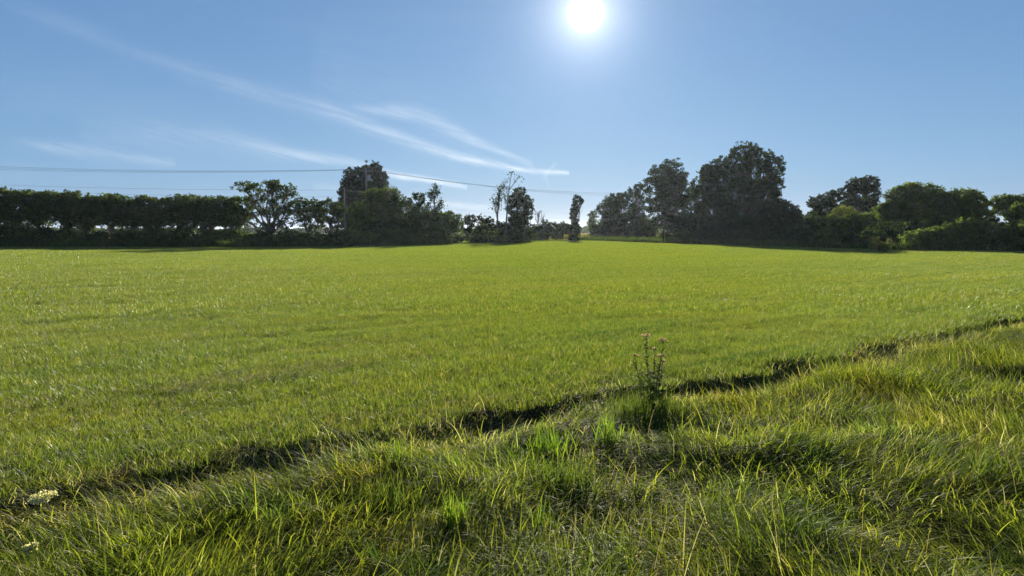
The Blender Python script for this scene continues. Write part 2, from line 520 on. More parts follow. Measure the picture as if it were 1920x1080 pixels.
def scatter(name, pts, rotz, scale, sources, label, cat, seed):
    """one ground-cover object: a vertex per patch, geometry nodes set the patches out"""
    me = bpy.data.meshes.new(name)
    me.vertices.add(len(pts)); me.vertices.foreach_set('co', np.asarray(pts, np.float32).ravel())
    for an, av in (('rotz', rotz), ('sc', scale)):
        a = me.attributes.new(an, 'FLOAT', 'POINT'); a.data.foreach_set('value', np.asarray(av, np.float32))
    r = np.random.RandomState(seed)
    a = me.attributes.new('pick', 'INT', 'POINT'); a.data.foreach_set('value', r.randint(0, len(sources), len(pts)).astype(np.int32))
    o = bpy.data.objects.new(name, me); COL.objects.link(o)
    ng = bpy.data.node_groups.new(name + '_nodes', 'GeometryNodeTree')
    ng.interface.new_socket('Geometry', in_out='INPUT', socket_type='NodeSocketGeometry')
    ng.interface.new_socket('Geometry', in_out='OUTPUT', socket_type='NodeSocketGeometry')
    N = ng.nodes; L = ng.links
    gi = N.new('NodeGroupInput'); go = N.new('NodeGroupOutput')
    join = N.new('GeometryNodeJoinGeometry')

    def attr(nm, ty):
        x = N.new('GeometryNodeInputNamedAttribute'); x.data_type = ty; x.inputs[0].default_value = nm
        return x.outputs[0]
    rz = N.new('ShaderNodeCombineXYZ'); L.new(attr('rotz', 'FLOAT'), rz.inputs[2])
    for i, s_ in enumerate(sources):
        oi = N.new('GeometryNodeObjectInfo'); oi.inputs[0].default_value = s_
        cmp_ = N.new('FunctionNodeCompare'); cmp_.data_type = 'INT'; cmp_.operation = 'EQUAL'
        L.new(attr('pick', 'INT'), cmp_.inputs[2]); cmp_.inputs[3].default_value = i
        ip = N.new('GeometryNodeInstanceOnPoints')
        L.new(gi.outputs[0], ip.inputs['Points']); L.new(cmp_.outputs[0], ip.inputs['Selection'])
        L.new(oi.outputs['Geometry'], ip.inputs['Instance'])
        L.new(rz.outputs[0], ip.inputs['Rotation']); L.new(attr('sc', 'FLOAT'), ip.inputs['Scale'])
        L.new(ip.outputs[0], join.inputs[0])
    L.new(join.outputs[0], go.inputs[0])
    md = o.modifiers.new('patches', 'NODES'); md.node_group = ng
    tag(o, label, cat, kind='stuff')
    return o


def field_points(y0, y1, pitch, wide=.84, margin=2.5, cond=None, seed=1):
    r = np.random.RandomState(seed)
    xs = np.arange(-wide * y1 - margin, wide * y1 + margin, pitch); ys = np.arange(y0, y1, pitch)
    Xp, Yp = np.meshgrid(xs, ys)
    Xp = Xp.ravel() + r.uniform(-.5, .5, Xp.size) * pitch; Yp = Yp.ravel() + r.uniform(-.5, .5, Yp.size) * pitch
    k = np.abs(Xp) < wide * Yp + margin
    if cond is not None: k &= cond(Xp, Yp)
    Xp, Yp = Xp[k], Yp[k]
    return np.stack([Xp, Yp, G(Xp, Yp)], -1), r


src1 = [patch('grass_patch', FIELD, .26, 620, .045, .115, .0045, 3, seed=i) for i in range(5)]
src2 = [patch('grass_patch', FIELD, .55, 950, .045, .115, .009, 3, straw=.05, seed=20 + i) for i in range(5)]
src3 = [patch('grass_patch', FIELD, 1.3, 1600, .05, .12, .022, 2, straw=.04, seed=40 + i) for i in range(4)]
def rows(x, y, wd):
    c = (y - .72 * x) * .81 + .9 * vnoise(x, y, .06, 3)
    m_ = sstep(-.05, .2, vnoise(x * .81 + y * .58, c * 4, .09, 55))
    dry = np.exp(-(((y - .72 * x) * .81 + .5 * vnoise(x, y, .3, 8) - 7.3) / .22) ** 2) * sstep(.5, -2, x)
    return (1 - .45 * dry) * (1 - .62 * np.exp(-(((c % 2.35) - 1.2) / wd) ** 2) * m_)


p1, r = field_points(1.5, 13, .215, cond=lambda x, y: S(x, y) < -.10, seed=1)
q = 1 + .7 * vnoise(p1[:, 0] * .8 + p1[:, 1] * .6, p1[:, 1] * 3 - p1[:, 0] * 2, .5, 7)
q = q * rows(p1[:, 0], p1[:, 1], 0.16)
scatter('field_grass', p1, r.rand(len(p1)) * 6.28, r.uniform(.7, 1.25, len(p1)) * np.clip(q, .72, 1.5), src1, 'short bright young grass of the mown field, nearest stretch', 'grass', 1)
p2, r = field_points(13, 38, .46, cond=lambda x, y: S(x, y) < -.25, seed=2)
q = 1 + .8 * vnoise(p2[:, 0] * .8 + p2[:, 1] * .6, p2[:, 1] * 3 - p2[:, 0] * 2, .35, 7)
q = q * rows(p2[:, 0], p2[:, 1], 0.3)
scatter('field_grass', p2, r.rand(len(p2)) * 6.28, r.uniform(.72, 1.3, len(p2)) * np.clip(q, .72, 1.5), src2, 'short green grass across the middle of the field', 'grass', 2)
p3, r = field_points(38, 150, 1.2, cond=lambda x, y: (S(x, y) < -.25) & ~((y > 111 + 4 * vnoise(x, y, .1)) & (x > 7) & (x < 33)), seed=3)
q = 1 + .5 * vnoise(p3[:, 0] * .8 + p3[:, 1] * .6, p3[:, 1] * 3 - p3[:, 0] * 2, .2, 7)
q = q * rows(p3[:, 0], p3[:, 1], 0.8)
scatter('field_grass', p3, r.rand(len(p3)) * 6.28, r.uniform(.72, 1.3, len(p3)) * np.clip(q, .72, 1.5), src3, 'short green grass at the far side of the field', 'grass', 3)


# rough verge: long, trodden and windblown blades
def verge_sample(n, seed, x0=-7, x1=15, y0=1.6, y1=15.5, smin=.0, smax=99):
    r = np.random.RandomState(seed)
    x = r.uniform(x0, x1, n); y = r.uniform(y0, y1, n)
    s = S(x, y)
    k = (s > smin) & (s < smax) & (np.abs(x) < .80 * y + .9) & (r.rand(n) < np.minimum(1, (4.6 / y) ** 1.1))
    return x[k], y[k], s[k], r


FLOW = lambda x, y: 6.0 * vnoise(x, y, .55, 31) * 1.6 + 4.6 * vnoise(x, y, 1.5, 33) + 4.4
lst = []
x, y, s, r = verge_sample(1250000, 5, smin=.0)
mat_amt = np.clip(.62 + 1.4 * vnoise(x, y, .8, 41), 0, 1)          # 1 = trodden flat
dens = np.clip(.85 + 1.5 * vnoise(x, y, 2.2, 51), .5, 1)
dens *= np.where(s < .5, .9, 1)
k = r.rand(len(x)) < dens
x, y, s, mat_amt = x[k], y[k], s[k], mat_amt[k]
n = len(x)
az = FLOW(x, y) + r.normal(0, 1.0, n)
el = np.where(r.rand(n) < mat_amt, r.uniform(.25, 1.1, n), r.uniform(.9, 1.5, n))
bend = r.uniform(.3, 1.9, n) * (.5 + el * .6)
ln = r.uniform(.08, .24, n) * (1 + .6 * vnoise(x, y, 1.0, 61)) * np.where(s < .4, .7, 1)
wd = r.uniform(.003, .0075, n)
var = np.clip(r.rand(n) * .80 + .1 * vnoise(x, y, 2, 71), 0, .8)
brown = r.rand(n) < np.clip(.06 + .45 * np.maximum(0, vnoise(x, y, .9, 81)) + np.where(s < .6, .45, 0), 0, .75)
var = np.where(brown, r.uniform(.85, 1, n), var)
root = np.stack([x, y, G(x, y) + r.uniform(-.01, .05, n) * mat_amt], -1)
lst.append(blades(root, az, el, bend, ln, wd, 4, var, r.uniform(-.9, .9, n)))
# rim of the field: blades and dead grass hanging over the step towards the camera
x, y, s, r = verge_sample(520000, 15, smin=-.14, smax=.10)
n = len(x)
az_ = -math.pi / 2 - .55 + r.normal(0, .9, n)
var = np.where(r.rand(n) < .42, r.uniform(.84, 1, n), r.uniform(0, .7, n))
lst.append(blades(np.stack([x, y, G(x, y)], -1), az_, r.uniform(.3, 1.4, n), r.uniform(.6, 2.6, n), r.uniform(.07, .22, n), r.uniform(.003, .006, n), 5, var, r.uniform(-.9, .9, n)))
# long arching blades on top
x, y, s, r = verge_sample(60000, 6, smin=.25)
k = r.rand(len(x)) < np.clip(.35 + 1.6 * vnoise(x, y, .7, 91), .03, 1)
x, y, s = x[k], y[k], s[k]; n = len(x)
var = np.where(r.rand(n) < .14, r.uniform(.85, 1, n), r.uniform(.3, .8, n))
root = np.stack([x, y, G(x, y)], -1)
lst.append(blades(root, FLOW(x, y) + r.normal(0, .6, n), r.uniform(.5, 1.4, n), r.uniform(.3, 2.2, n), r.uniform(.2, .45, n), r.uniform(.003, .007, n), 7, var, r.uniform(-.8, .8, n)))
Vg, Fg, Ag = join_geo(lst)
print('verge blades', len(Fg))
vg = mesh_np('verge_grass', Vg, Fg, VERGE, attrs=Ag)
tag(vg, 'long trodden rough grass of the verge in front of the field edge', 'grass', kind='stuff')

# flowering grass stalks and low round leaved herbs among the rough grass
x, y, s, r = verge_sample(1600, 21, smin=.5)
n = len(x); root = np.stack([x, y, G(x, y)], -1)
az_ = FLOW(x, y) + r.normal(0, 1.2, n); el_ = r.uniform(.9, 1.45, n); be_ = r.uniform(.2, 1.0, n); ln_ = r.uniform(.26, .46, n)
st_ = blades(root, az_, el_, be_, ln_, np.full(n, .0022), 8, r.uniform(.3, 1, n))
tipv = st_[0].reshape(n, 18, 3)
sp = []
for j in range(14):
    f_ = .70 + .3 * r.rand(n); i_ = np.minimum((f_ * 8).astype(int), 7)
    sp.append(tipv[np.arange(n), i_ * 2] + (tipv[np.arange(n), i_ * 2 + 2] - tipv[np.arange(n), i_ * 2]) * (f_ * 8 - i_)[:, None] + r.normal(0, .005, (n, 3)))
sp = np.concatenate(sp)
Vq, Fq2 = leaf_quads(sp, r.uniform(.0025, .005, len(sp)), r, 2.6)
Vg, Fg, Ag = join_geo([(st_[0], st_[1], {'var': st_[2]['var']}), (Vq, Fq2, {'var': np.repeat(r.uniform(.2, 1, len(sp)), 4)})])
tag(mesh_np('seeding_grass', Vg, Fg, STRAW, attrs=Ag), 'thin tan flowering grass stalks standing in the rough verge', 'grass', kind='stuff')
x, y, s, r = verge_sample(420000, 22, smin=.35)
k = r.rand(len(x)) < np.clip(-.12 + 2.2 * vnoise(x, y, 1.1, 95), 0, 1)
x, y = x[k], y[k]; n = len(x)
cen = np.stack([x, y, G(x, y) + r.uniform(.02, .13, n)], -1)
Vq, Fq2 = leaf_quads(cen, r.uniform(.009, .022, n), r, 1.15)
tag(mesh_np('ground_herbs', Vq, Fq2, TUFT2, attrs={'var': np.repeat(r.rand(n), 4)}), 'dark patches of small round leaved herbs in the verge', 'herbs', kind='stuff')

# loose straw: along the rim of the field and scattered over it
x, y, s, r = verge_sample(200000, 8, smin=-.5, smax=.45)
k = r.rand(len(x)) < .6 * (.6 + 1.4 * vnoise(x, y, 1.2, 77))
x, y, s = x[k], y[k], s[k]; n = len(x)
root = np.stack([x, y, G(x, y) + .02], -1)
a1 = blades(root, r.uniform(0, 6.28, n), r.uniform(.2, 1.35, n), r.uniform(.3, 1.8, n), r.uniform(.08, .24, n), r.uniform(.002, .0045, n), 4, r.rand(n), r.uniform(-1, 1, n))
xx = r.uniform(-18, 12, 90000); yy = r.uniform(3, 28, 90000)
k = (S(xx, yy) < -.1) & (np.abs(xx) < .8 * yy + 1) & (r.rand(len(xx)) < np.clip(.75 - xx * .05 + 1.0 * vnoise(xx * .8 + yy * .6, yy * 2.4 - xx * 1.6, .6, 17), .05, 1))
xx, yy = xx[k], yy[k]; # dry swath lines left by the mower, running with the field edge
for (c0, wd_, m_, xm) in ((7.3, .20, 9000, 0), (10.6, .14, 3500, 4), (14.8, .2, 3500, 8), (21, .3, 3500, 14), (30, .4, 3500, 20)):
    xl = r.uniform(-26, xm, m_); c_ = c0 + r.normal(0, wd_, m_) - .5 * vnoise(xl, .72 * xl + c0 / .81, .3, 8)
    yl = c_ / .81 + .72 * xl
    k = (yl > 3) & (np.abs(xl) < .8 * yl + 1) & (r.rand(m_) < .5 + 1.6 * vnoise(xl, yl, .5, 18))
    xx = np.concatenate([xx, xl[k]]); yy = np.concatenate([yy, yl[k]])
n = len(xx)
root = np.stack([xx, yy, G(xx, yy) + r.uniform(.03, .10, n)], -1)
a2 = blades(root, r.uniform(0, 6.28, n), r.uniform(-.1, .5, n), r.uniform(-.4, .6, n), r.uniform(.08, .26, n), r.uniform(.003, .006, n), 3, r.uniform(.3, 1, n), r.uniform(-1, 1, n))
Vg, Fg, Ag = join_geo([a1, a2])
tag(mesh_np('straw', Vg, Fg, STRAW, attrs=Ag), 'dry straw lying along the field rim and over the short grass', 'straw', kind='stuff')

# tall tawny grass beyond the far end of the field
srcT = [patch('tall_patch', TAN, 1.0, 420, .5, 1.0, .035, 3, straw=.1, lie=.1, seed=60 + i) for i in range(3)]
pT, r = field_points(124, 150, 1.2, cond=lambda x, y: (x > 9) & (x < 34), seed=9)
scatter('tall_grass', pT, r.rand(len(pT)) * 6.28, r.uniform(.7, 1.3, len(pT)), srcT, 'tawny tall grass in the gap between the far trees', 'tall grass', 9)

srcD = [patch('dry_patch', TAN, 1.3, 1300, .05, .14, .03, 2, straw=.1, lie=.3, seed=70 + i) for i in range(3)]
pD, r = field_points(110, 127, 1.3, cond=lambda x, y: (x > 6) & (x < 34) & (y > 111 + 4 * vnoise(x, y, .1)), seed=10)
scatter('dry_grass', pD, r.rand(len(pD)) * 6.28, r.uniform(.8, 1.2, len(pD)), srcD, 'brownish mown strip at the far end of the field in the gap', 'grass', 10)

# ------------------------------------------------------------------ trees and bushes
def tubes(segs, nside=6):
    """segs: list of (p0, p1, r0, r1)"""
    P0 = np.array([s[0] for s in segs], float); P1 = np.array([s[1] for s in segs], float)
    R0 = np.array([s[2] for s in segs]); R1 = np.array([s[3] for s in segs])
    d = P1 - P0; d /= np.maximum(np.linalg.norm(d, axis=1, keepdims=True), 1e-6)
    ref = np.where(np.abs(d[:, 2:3]) > .9, [[1, 0, 0]], [[0, 0, 1]])
    a = np.cross(d, ref); a /= np.linalg.norm(a, axis=1, keepdims=True)
    b_ = np.cross(d, a)
    th = np.arange(nside) * 2 * math.pi / nside
    ring = a[:, None] * np.cos(th)[None, :, None] + b_[:, None] * np.sin(th)[None, :, None]
    A = P0[:, None] + ring * R0[:, None, None]; B = P1[:, None] + ring * R1[:, None, None]
    Vt = np.concatenate([A, B], 1)
    k = np.arange(nside); k2 = (k + 1) % nside
    f = np.stack([k, k2, k2 + nside, k + nside], -1)
    Fc = (np.arange(len(segs))[:, None, None] * 2 * nside + f[None]).reshape(-1, 4)
    return Vt.reshape(-1, 3), Fc


def path_segs(pts, r0, r1):
    n = len(pts) - 1
    out = []
    for i in range(n):
        out.append((pts[i], pts[i + 1], r0 + (r1 - r0) * i / n, r0 + (r1 - r0) * (i + 1) / n))
    return out


def wiggle(p0, p1, n, amp, r):
    p0 = np.array(p0, float); p1 = np.array(p1, float)
    L_ = np.linalg.norm(p1 - p0)
    pts = [p0]
    for i in range(1, n):
        tt = i / n
        pts.append(p0 + (p1 - p0) * tt + r.normal(0, amp * L_, 3))
    pts.append(p1)
    return pts


def w3(u, v, D_, dy=0.0):
    a, b_ = dirpx(u, v)
    return np.array([a * D_, D_ + dy, CAMZ + b_ * D_])


def crown_leaves(blobs, D_, base, size, dens0, r, clump=.22, hollow=.35):
    """blobs: (u, v, ru, rv) in photograph pixels at distance D_"""
    px = D_ / 1300.0
    cen, vr, cluster_pts = [], [], []
    for bl_ in blobs:
        u, v, ru, rv = bl_[:4]; dens = dens0 * (bl_[4] if len(bl_) > 4 else 1)
        c = w3(u, v, D_, r.uniform(-.25, .25) * ru * px)
        R = np.array([ru * px * 1.08, ru * px * .9, rv * px * 1.04])
        area = math.pi * R[0] * R[2]
        ncl = int(max(8, 2.6 * dens / clump ** 2 * max(R[0], R[2]) / min(R[0], R[2]) * 1.0))
        dirs = r.normal(size=(ncl, 3)); dirs /= np.linalg.norm(dirs, axis=1, keepdims=True)
        rad = r.uniform(hollow, 1.0, ncl) ** .6 * np.where(r.rand(ncl) < .22, r.uniform(1.05, 1.28, ncl), 1.0)
        cc = c + dirs * rad[:, None] * R * .96
        cr = r.uniform(.6, 1.35, ncl) * clump * 1.08 * (R[0] * R[2]) ** .5
        nl = int(area * 5.0 * dens / (size * size * .75))
        cr = np.where(rad > 1.03, cr * .62, cr); wts = cr ** 2 / (cr ** 2).sum()
        who = r.choice(ncl, nl, p=wts)
        off = r.normal(size=(nl, 3)); off /= np.linalg.norm(off, axis=1, keepdims=True)
        off *= (r.rand(nl) ** .45)[:, None] * cr[who][:, None] * np.array([1.1, 1.1, .8])
        cen.append(cc[who] + off)
        cv = r.rand(ncl)
        vr.append(np.clip(cv[who] * .55 + r.rand(nl) * .45, 0, 1))
        cluster_pts.append((c, cc, cr))
    cen = np.concatenate(cen); vr = np.concatenate(vr)
    k = cen[:, 2] > base[2] + .03
    return cen[k], vr[k], cluster_pts


GRP = {}


def tree(name, label, cat, D_, blobs, mat, size=.17, dens=1.0, trunk_r=.14, u_base=None, clump=.26, seed=0, trunks=1, hollow=.35, group=None, limbs=True, bark=None, crown='crown', stem='trunk', base_blobs=0):
    r = np.random.RandomState(seed)
    us = [b_[0] for b_ in blobs]
    ub = u_base if u_base is not None else sum(us) / len(us)
    a, _ = dirpx(ub, 432)
    bx, by = a * D_, D_
    base = np.array([bx, by, float(G(bx, by))])
    root_ = empty(name, tuple(base), label, cat, group)
    cen, vr, cps = crown_leaves(blobs, D_, base, size, dens, r, clump, hollow)
    sz = size * r.uniform(.6, 1.35, len(cen))
    Vt, Fc = leaf_quads(cen, sz, r)
    mesh_np(crown, Vt, Fc, mat, root_, attrs={'var': np.repeat(vr, 4)}, origin=base)
    segs = []
    low = min(c[0][2] - 0 for c in cps)
    for k_ in range(trunks):
        b0_ = base + np.array([r.uniform(-.25, .25) * (trunks > 1) * 2.2, r.uniform(-.25, .25) * (trunks > 1), -.1])
        mid_u = np.mean([c[0] for c in cps], axis=0)
        fork = b0_ + (np.array([mid_u[0], mid_u[1], max(low, base[2] + .5)]) - b0_) * (.55 if trunks == 1 else r.uniform(.35, .6))
        fork[2] = max(fork[2], base[2] + .35)
        segs += path_segs(wiggle(b0_, fork, 4, .03, r), trunk_r, trunk_r * .75)
        for i, (c, cc, cr) in enumerate(cps):
            if i % trunks != k_ % max(1, min(trunks, len(cps))): continue
            segs += path_segs(wiggle(fork, c, 5, .035, r), trunk_r * .65, trunk_r * .28)
            if limbs:
                m_ = min(len(cc), 16)
                for j in r.choice(len(cc), m_, replace=False):
                    st = fork + (c - fork) * r.uniform(.45, 1.0)
                    segs += path_segs(wiggle(st, cc[j], 3, .06, r), trunk_r * .24, trunk_r * .07)
    Vt, Fc = tubes(segs, 6)
    mesh_np(stem, Vt, Fc, bark or BARK, root_, origin=base, smooth=True)
    return root_


def bush(label, D_, blobs, mat, size=.15, dens=1.0, seed=0, clump=.26, group=None, u_base=None):
    return tree('bush', label, 'bush', D_, blobs, mat, size, dens, .05, u_base, clump, seed, trunks=3, hollow=.2, group=group, crown='foliage', stem='stems')


# --- the tree row at the far left
HG = 'row of flat topped trees along the left hedge'
row = [(-48, 352, 34), (-12, 356, 30), (32, 355, 32), (76, 357, 30), (118, 360, 32), (160, 365, 28), (203, 362, 30), (250, 369, 32), (296, 366, 32), (345, 366, 31), (392, 365, 31), (438, 368, 30)]
rowl = ['at the very left edge of the picture, cut off by it', 'leftmost whole flat topped tree of the hedge row', 'second in the hedge row, with the highest top',
        'third from the left in the hedge row', 'fourth in the hedge row, beside a dip in its top', 'narrow tree in the hedge row left of the widest sky gap',
        'hedge row tree over the bright sky gap with forked trunk', 'low topped tree in the middle of the hedge row', 'right of the bright sky gap, with leaning stems',
        'with ragged sky holes in its lower crown', 'second to last before the tall open tree', 'last of the row, sloping down to the open tree']
for i, (u, vt, hw) in enumerate(row):
    vt += (0, 0, -1, 1, -2, 2, 2, -1, 2, -1, 1, 1)[i]; hw += 5
    r_ = np.random.RandomState(300 + i)
    bl = [(u - hw * .45, vt + 14, hw * .8, 13), (u + hw * .45, vt + 13 + r_.uniform(-2, 3), hw * .8, 13), (u - hw * .2, vt + 31, hw * .9, 14), (u + hw * .3, vt + 33, hw * .8, 13),
          (u + r_.uniform(-12, 12), vt + 48, hw * .8, 11)]
    if i in (1, 2, 4, 8, 9): bl.append((u + r_.uniform(-14, 14), vt + 62, 17, 13))
    bl.append((u + r_.uniform(-8, 8), vt + 58 + r_.uniform(-3, 5), hw * .9, 15, .24))
    bl.append((u + r_.uniform(-20, 20), vt + 46, hw * .8, 10, .5))
    if i in (2, 3, 5, 10): bl.append((u + r_.uniform(-14, 14), vt + 60, 12, 10))
    if i == 0: continue
    tree('flat_topped_tree', 'flat topped tree, ' + rowl[i], 'tree', 72, bl, L_HEDGE, .17, .82, .10, u + r_.uniform(-8, 8), .24, 310 + i, trunks=2, group=HG)
# --- undergrowth below the row
BG = 'low bushes under the left tree row'
low = [(-30, 432, 34), (22, 424, 32), (70, 430, 34), (125, 434, 34), (180, 436, 34), (236, 434, 30), (285, 431, 28), (330, 432, 32), (385, 436, 32), (435, 432, 30), (486, 434, 32), (540, 436, 34), (590, 437, 30), (632, 436, 28)]
lowl = ['round dark bush below the leftmost hedge tree at the picture edge', 'tall dark bush filling the hedge base near the left edge', 'dark bush under the second flat topped tree', 'dark bush under the dense wide hedge tree',
        'low olive tipped bush below the bright sky gap', 'yellow green topped bush under the forked hedge tree', 'dark round bush right of the bright sky gap', 'shaded bush under the thin leaning stems',
        'low bush below the ragged sky holes', 'dark bush under the last hedge row trees', 'mid green bush at the foot of the tall open tree', 'broad low bush right of the tall open tree trunk',
        'low bush beneath the small trees beside the pole', 'low green bush just left of the utility pole foot']
for i, (u, vt, hw) in enumerate(low):
    r_ = np.random.RandomState(400 + i)
    bl = [(u, vt + 9, hw * .8, 13), (u - hw * .5, vt + 17, hw * .7, 14), (u + hw * .5, vt + 14, hw * .7, 14), (u, vt + 23, hw * 1.2, 11)]
    if i == 0: continue
    bush('dense ' + lowl[i] if not lowl[i].startswith('dense') else lowl[i], 70 - (i % 3), bl, L_MID if i > 4 else L_HEDGE, .16, 1.0, 410 + i, .28, BG)
# --- tall open tree
tree('open_crowned_tree', 'tall open crowned tree with airy layered branches rising above the hedge row', 'tree', 70,
     [(455, 410, 22, 12, .4), (530, 415, 22, 14, .5), (500, 420, 30, 10, .35), (520, 398, 30, 12, .4), (458, 352, 24, 13), (500, 352, 26, 14), (536, 360, 19, 14), (480, 372, 22, 10), (520, 378, 24, 12), (512, 345, 14, 9), (500, 398, 22, 9), (470, 400, 12, 8), (540, 395, 18, 10)],
     L_HEDGE, .17, .55, .16, 514, .24, 21, hollow=.2)
tree('small_tree', 'small feathery crowned tree just right of the tall open tree', 'tree', 71, [(562, 385, 22, 13), (585, 385, 22, 13), (575, 400, 28, 12), (565, 416, 22, 12, .6), (590, 420, 20, 12, .5)], L_HEDGE, .17, .66, .1, 578, .24, 22, trunks=2)
tree('small_tree', 'round topped small tree just left of the utility pole', 'tree', 71, [(612, 388, 24, 14), (628, 392, 18, 14), (615, 405, 26, 12), (630, 420, 16, 14, .8), (606, 420, 18, 12, .5)], L_HEDGE, .17, .72, .1, 616, .24, 23, trunks=2)
# --- ivy clad pair
tree('ivy_clad_tree', 'dark ivy clad tree with broad blunt top behind the two poles', 'tree', 95, [(668, 330, 21, 20), (665, 350, 24, 26), (652, 362, 16, 20), (668, 385, 28, 28), (648, 385, 14, 18), (668, 415, 30, 22)], L_IVY, .22, 1.35, .3, 668, .2, 24)
tree('ivy_clad_tree', 'tallest dark ivy clad tree of the pair, with rounded point', 'tree', 97, [(698, 318, 15, 16), (704, 335, 20, 22), (706, 360, 24, 26), (712, 385, 30, 26), (710, 415, 30, 22)], L_IVY, .22, 1.35, .3, 704, .2, 25)
tree('leafy_tree', 'pale tipped broad leafy tree in front of the ivy clad pair', 'tree', 80, [(700, 366, 18, 14), (728, 366, 24, 14), (715, 385, 34, 18), (745, 385, 24, 18), (725, 410, 40, 22), (750, 425, 26, 18)], L_MID, .17, 1.2, .16, 724, .22, 26)
bush('dark round topped bush at the foot of the ivy clad pair right of the pole', 78, [(667, 394, 22, 14), (667, 412, 25, 18), (668, 435, 26, 18)], L_MID, .16, 1.2, 27)
bush('yellowish green bush catching light beside the pole foot', 72, [(660, 440, 20, 10), (690, 442, 22, 10), (672, 452, 30, 9)], L_LIGHT, .15, 1.0, 28)
bush('low olive bush below the leafy tree', 74, [(725, 442, 26, 12), (755, 440, 22, 12), (740, 452, 34, 9)], L_MID, .15, 1.1, 29)
# --- thin half bare trees
tree('sparse_tree', 'sparse thin leaved small tree left of the half bare tree', 'tree', 82, [(785, 368, 13, 9), (780, 380, 17, 10), (795, 385, 13, 10)], L_DARK, .15, .5, .09, 786, .3, 30)
bush('broad rounded green bush below the sparse trees', 80, [(790, 402, 26, 15), (812, 408, 26, 15), (775, 420, 26, 18), (815, 428, 34, 18), (790, 440, 40, 14)], L_MID, .17, 1.2, 31)
bush('sloping green bush mass between the sparse trees and the dead pair', 82, [(838, 405, 16, 10), (850, 418, 18, 16), (840, 435, 24, 14)], L_MID, .17, 1.1, 32)
tree('small_tree', 'small dark tree with sky gaps left of the bare dead pair', 'tree', 92, [(882, 411, 13, 9), (876, 425, 14, 9), (885, 438, 16, 9)], L_DARK, .17, .8, .08, 880, .28, 33)
tree('small_tree', 'low round tree nearest left of the bare dead pair', 'tree', 92, [(905, 413, 13, 9), (918, 416, 10, 9), (910, 432, 16, 10)], L_DARK, .17, .8, .08, 908, .28, 34)
bush('pale yellowish bush at the field edge below the dead pair', 86, [(868, 444, 16, 8), (900, 440, 14, 9), (925, 440, 14, 9), (940, 446, 14, 7)], L_LIGHT, .15, 1.0, 35)
bush('dark low bush at the field edge left of the pale bush', 84, [(790, 450, 30, 10), (840, 450, 26, 9), (815, 446, 26, 10)], L_DARK, .16, 1.1, 36)
bush('rounded mid green bush beside the pale bush', 88, [(903, 428, 14, 9), (895, 446, 20, 9)], L_MID, .15, 1.0, 37)
# --- leafy pair in the middle
tree('leafy_tree', 'upright ragged leafy tree just right of the bare dead pair', 'tree', 96, [(975, 360, 11, 11), (968, 375, 16, 13), (985, 377, 15, 12), (970, 392, 20, 14), (992, 395, 10, 16), (972, 412, 20, 14)], L_DARK, .18, 1.0, .14, 973, .22, 38)
bush('tall conical dark bush in front of the ragged leafy tree', 92, [(972, 412, 16, 15), (972, 430, 23, 18), (974, 446, 26, 12)], L_DARK, .17, 1.35, 39)
bush('round dark bush in the gap right of the conical bush', 112, [(1022, 425, 14, 12), (1038, 428, 14, 11), (1010, 432, 14, 10)], L_DARK, .18, 1.1, 40)
bush('pale low hedge like bush left of the leaning column tree', 108, [(1010, 442, 16, 6), (1028, 441, 16, 6), (1044, 444, 12, 5)], L_LIGHT, .16, 1.0, 41)
bush('round dark bush touching the leaning column tree', 110, [(1058, 428, 12, 14), (1050, 436, 12, 10)], L_DARK, .18, 1.2, 42)
tree('column_tree', 'narrow column shaped tree leaning right at its top, standing alone', 'tree', 110, [(1083, 375, 8, 9), (1090, 378, 5, 6), (1079, 388, 8, 11), (1075, 402, 8, 12), (1079, 418, 7, 12), (1076, 434, 12, 14), (1076, 446, 13, 9)], L_DARK, .18, 1.1, .12, 1077, .24, 43)
# --- beyond the gap
bush('grey green dome shaped bush alone in the gap', 128, [(1120, 428, 16, 9), (1120, 434, 17, 6)], L_MID, .19, 1.1, 44)
bush('pale bush right of the dome shaped bush', 126, [(1178, 432, 12, 7), (1190, 437, 12, 5), (1165, 438, 10, 5)], L_LIGHT, .18, 1.0, 45)
bush('olive round bush at the left foot of the right hand trees', 122, [(1213, 420, 15, 13), (1218, 430, 17, 10)], L_LIGHT, .18, 1.1, 46)
tree('small_tree', 'small far tree at the left end of the right hand trees', 'tree', 140, [(1112, 405, 8, 9), (1112, 418, 10, 10)], L_MID, .2, .9, .1, 1112, .26, 47)
tree('broad_tree', 'broad low leafy tree sloping down to the gap, hazy', 'tree', 128, [(1152, 375, 16, 13), (1168, 372, 14, 12), (1140, 392, 20, 16), (1170, 395, 26, 20), (1150, 412, 28, 16), (1185, 415, 22, 18)], L_DARK, .21, 1.15, .2, 1158, .2, 48)
tree('airy_tree', 'airy tree with sky holes between the broad tree and the tall oval one', 'tree', 126, [(1198, 352, 10, 10), (1188, 362, 13, 12), (1197, 380, 15, 16), (1200, 400, 16, 14)], L_DARK, .2, .75, .16, 1196, .24, 49)
tree('oval_tree', 'tall oval crowned tree standing behind the bush strip', 'tree', 116, [(1255, 318, 22, 20), (1240, 328, 24, 20), (1270, 335, 20, 22), (1232, 352, 26, 24), (1262, 358, 32, 28), (1278, 368, 20, 24), (1235, 385, 26, 24), (1265, 392, 32, 22), (1250, 415, 34, 14)], L_DARK, .21, .92, .28, 1250, .19, 50)
tree('great_tree', 'left half of the great dark tree group, its lower shoulder', 'tree', 90, [(1350, 312, 20, 18), (1330, 325, 24, 18), (1320, 348, 24, 26), (1345, 350, 34, 34), (1316, 380, 22, 28), (1345, 395, 38, 32), (1330, 425, 34, 20)], L_DARK, .19, 1.0, .32, 1340, .19, 51)
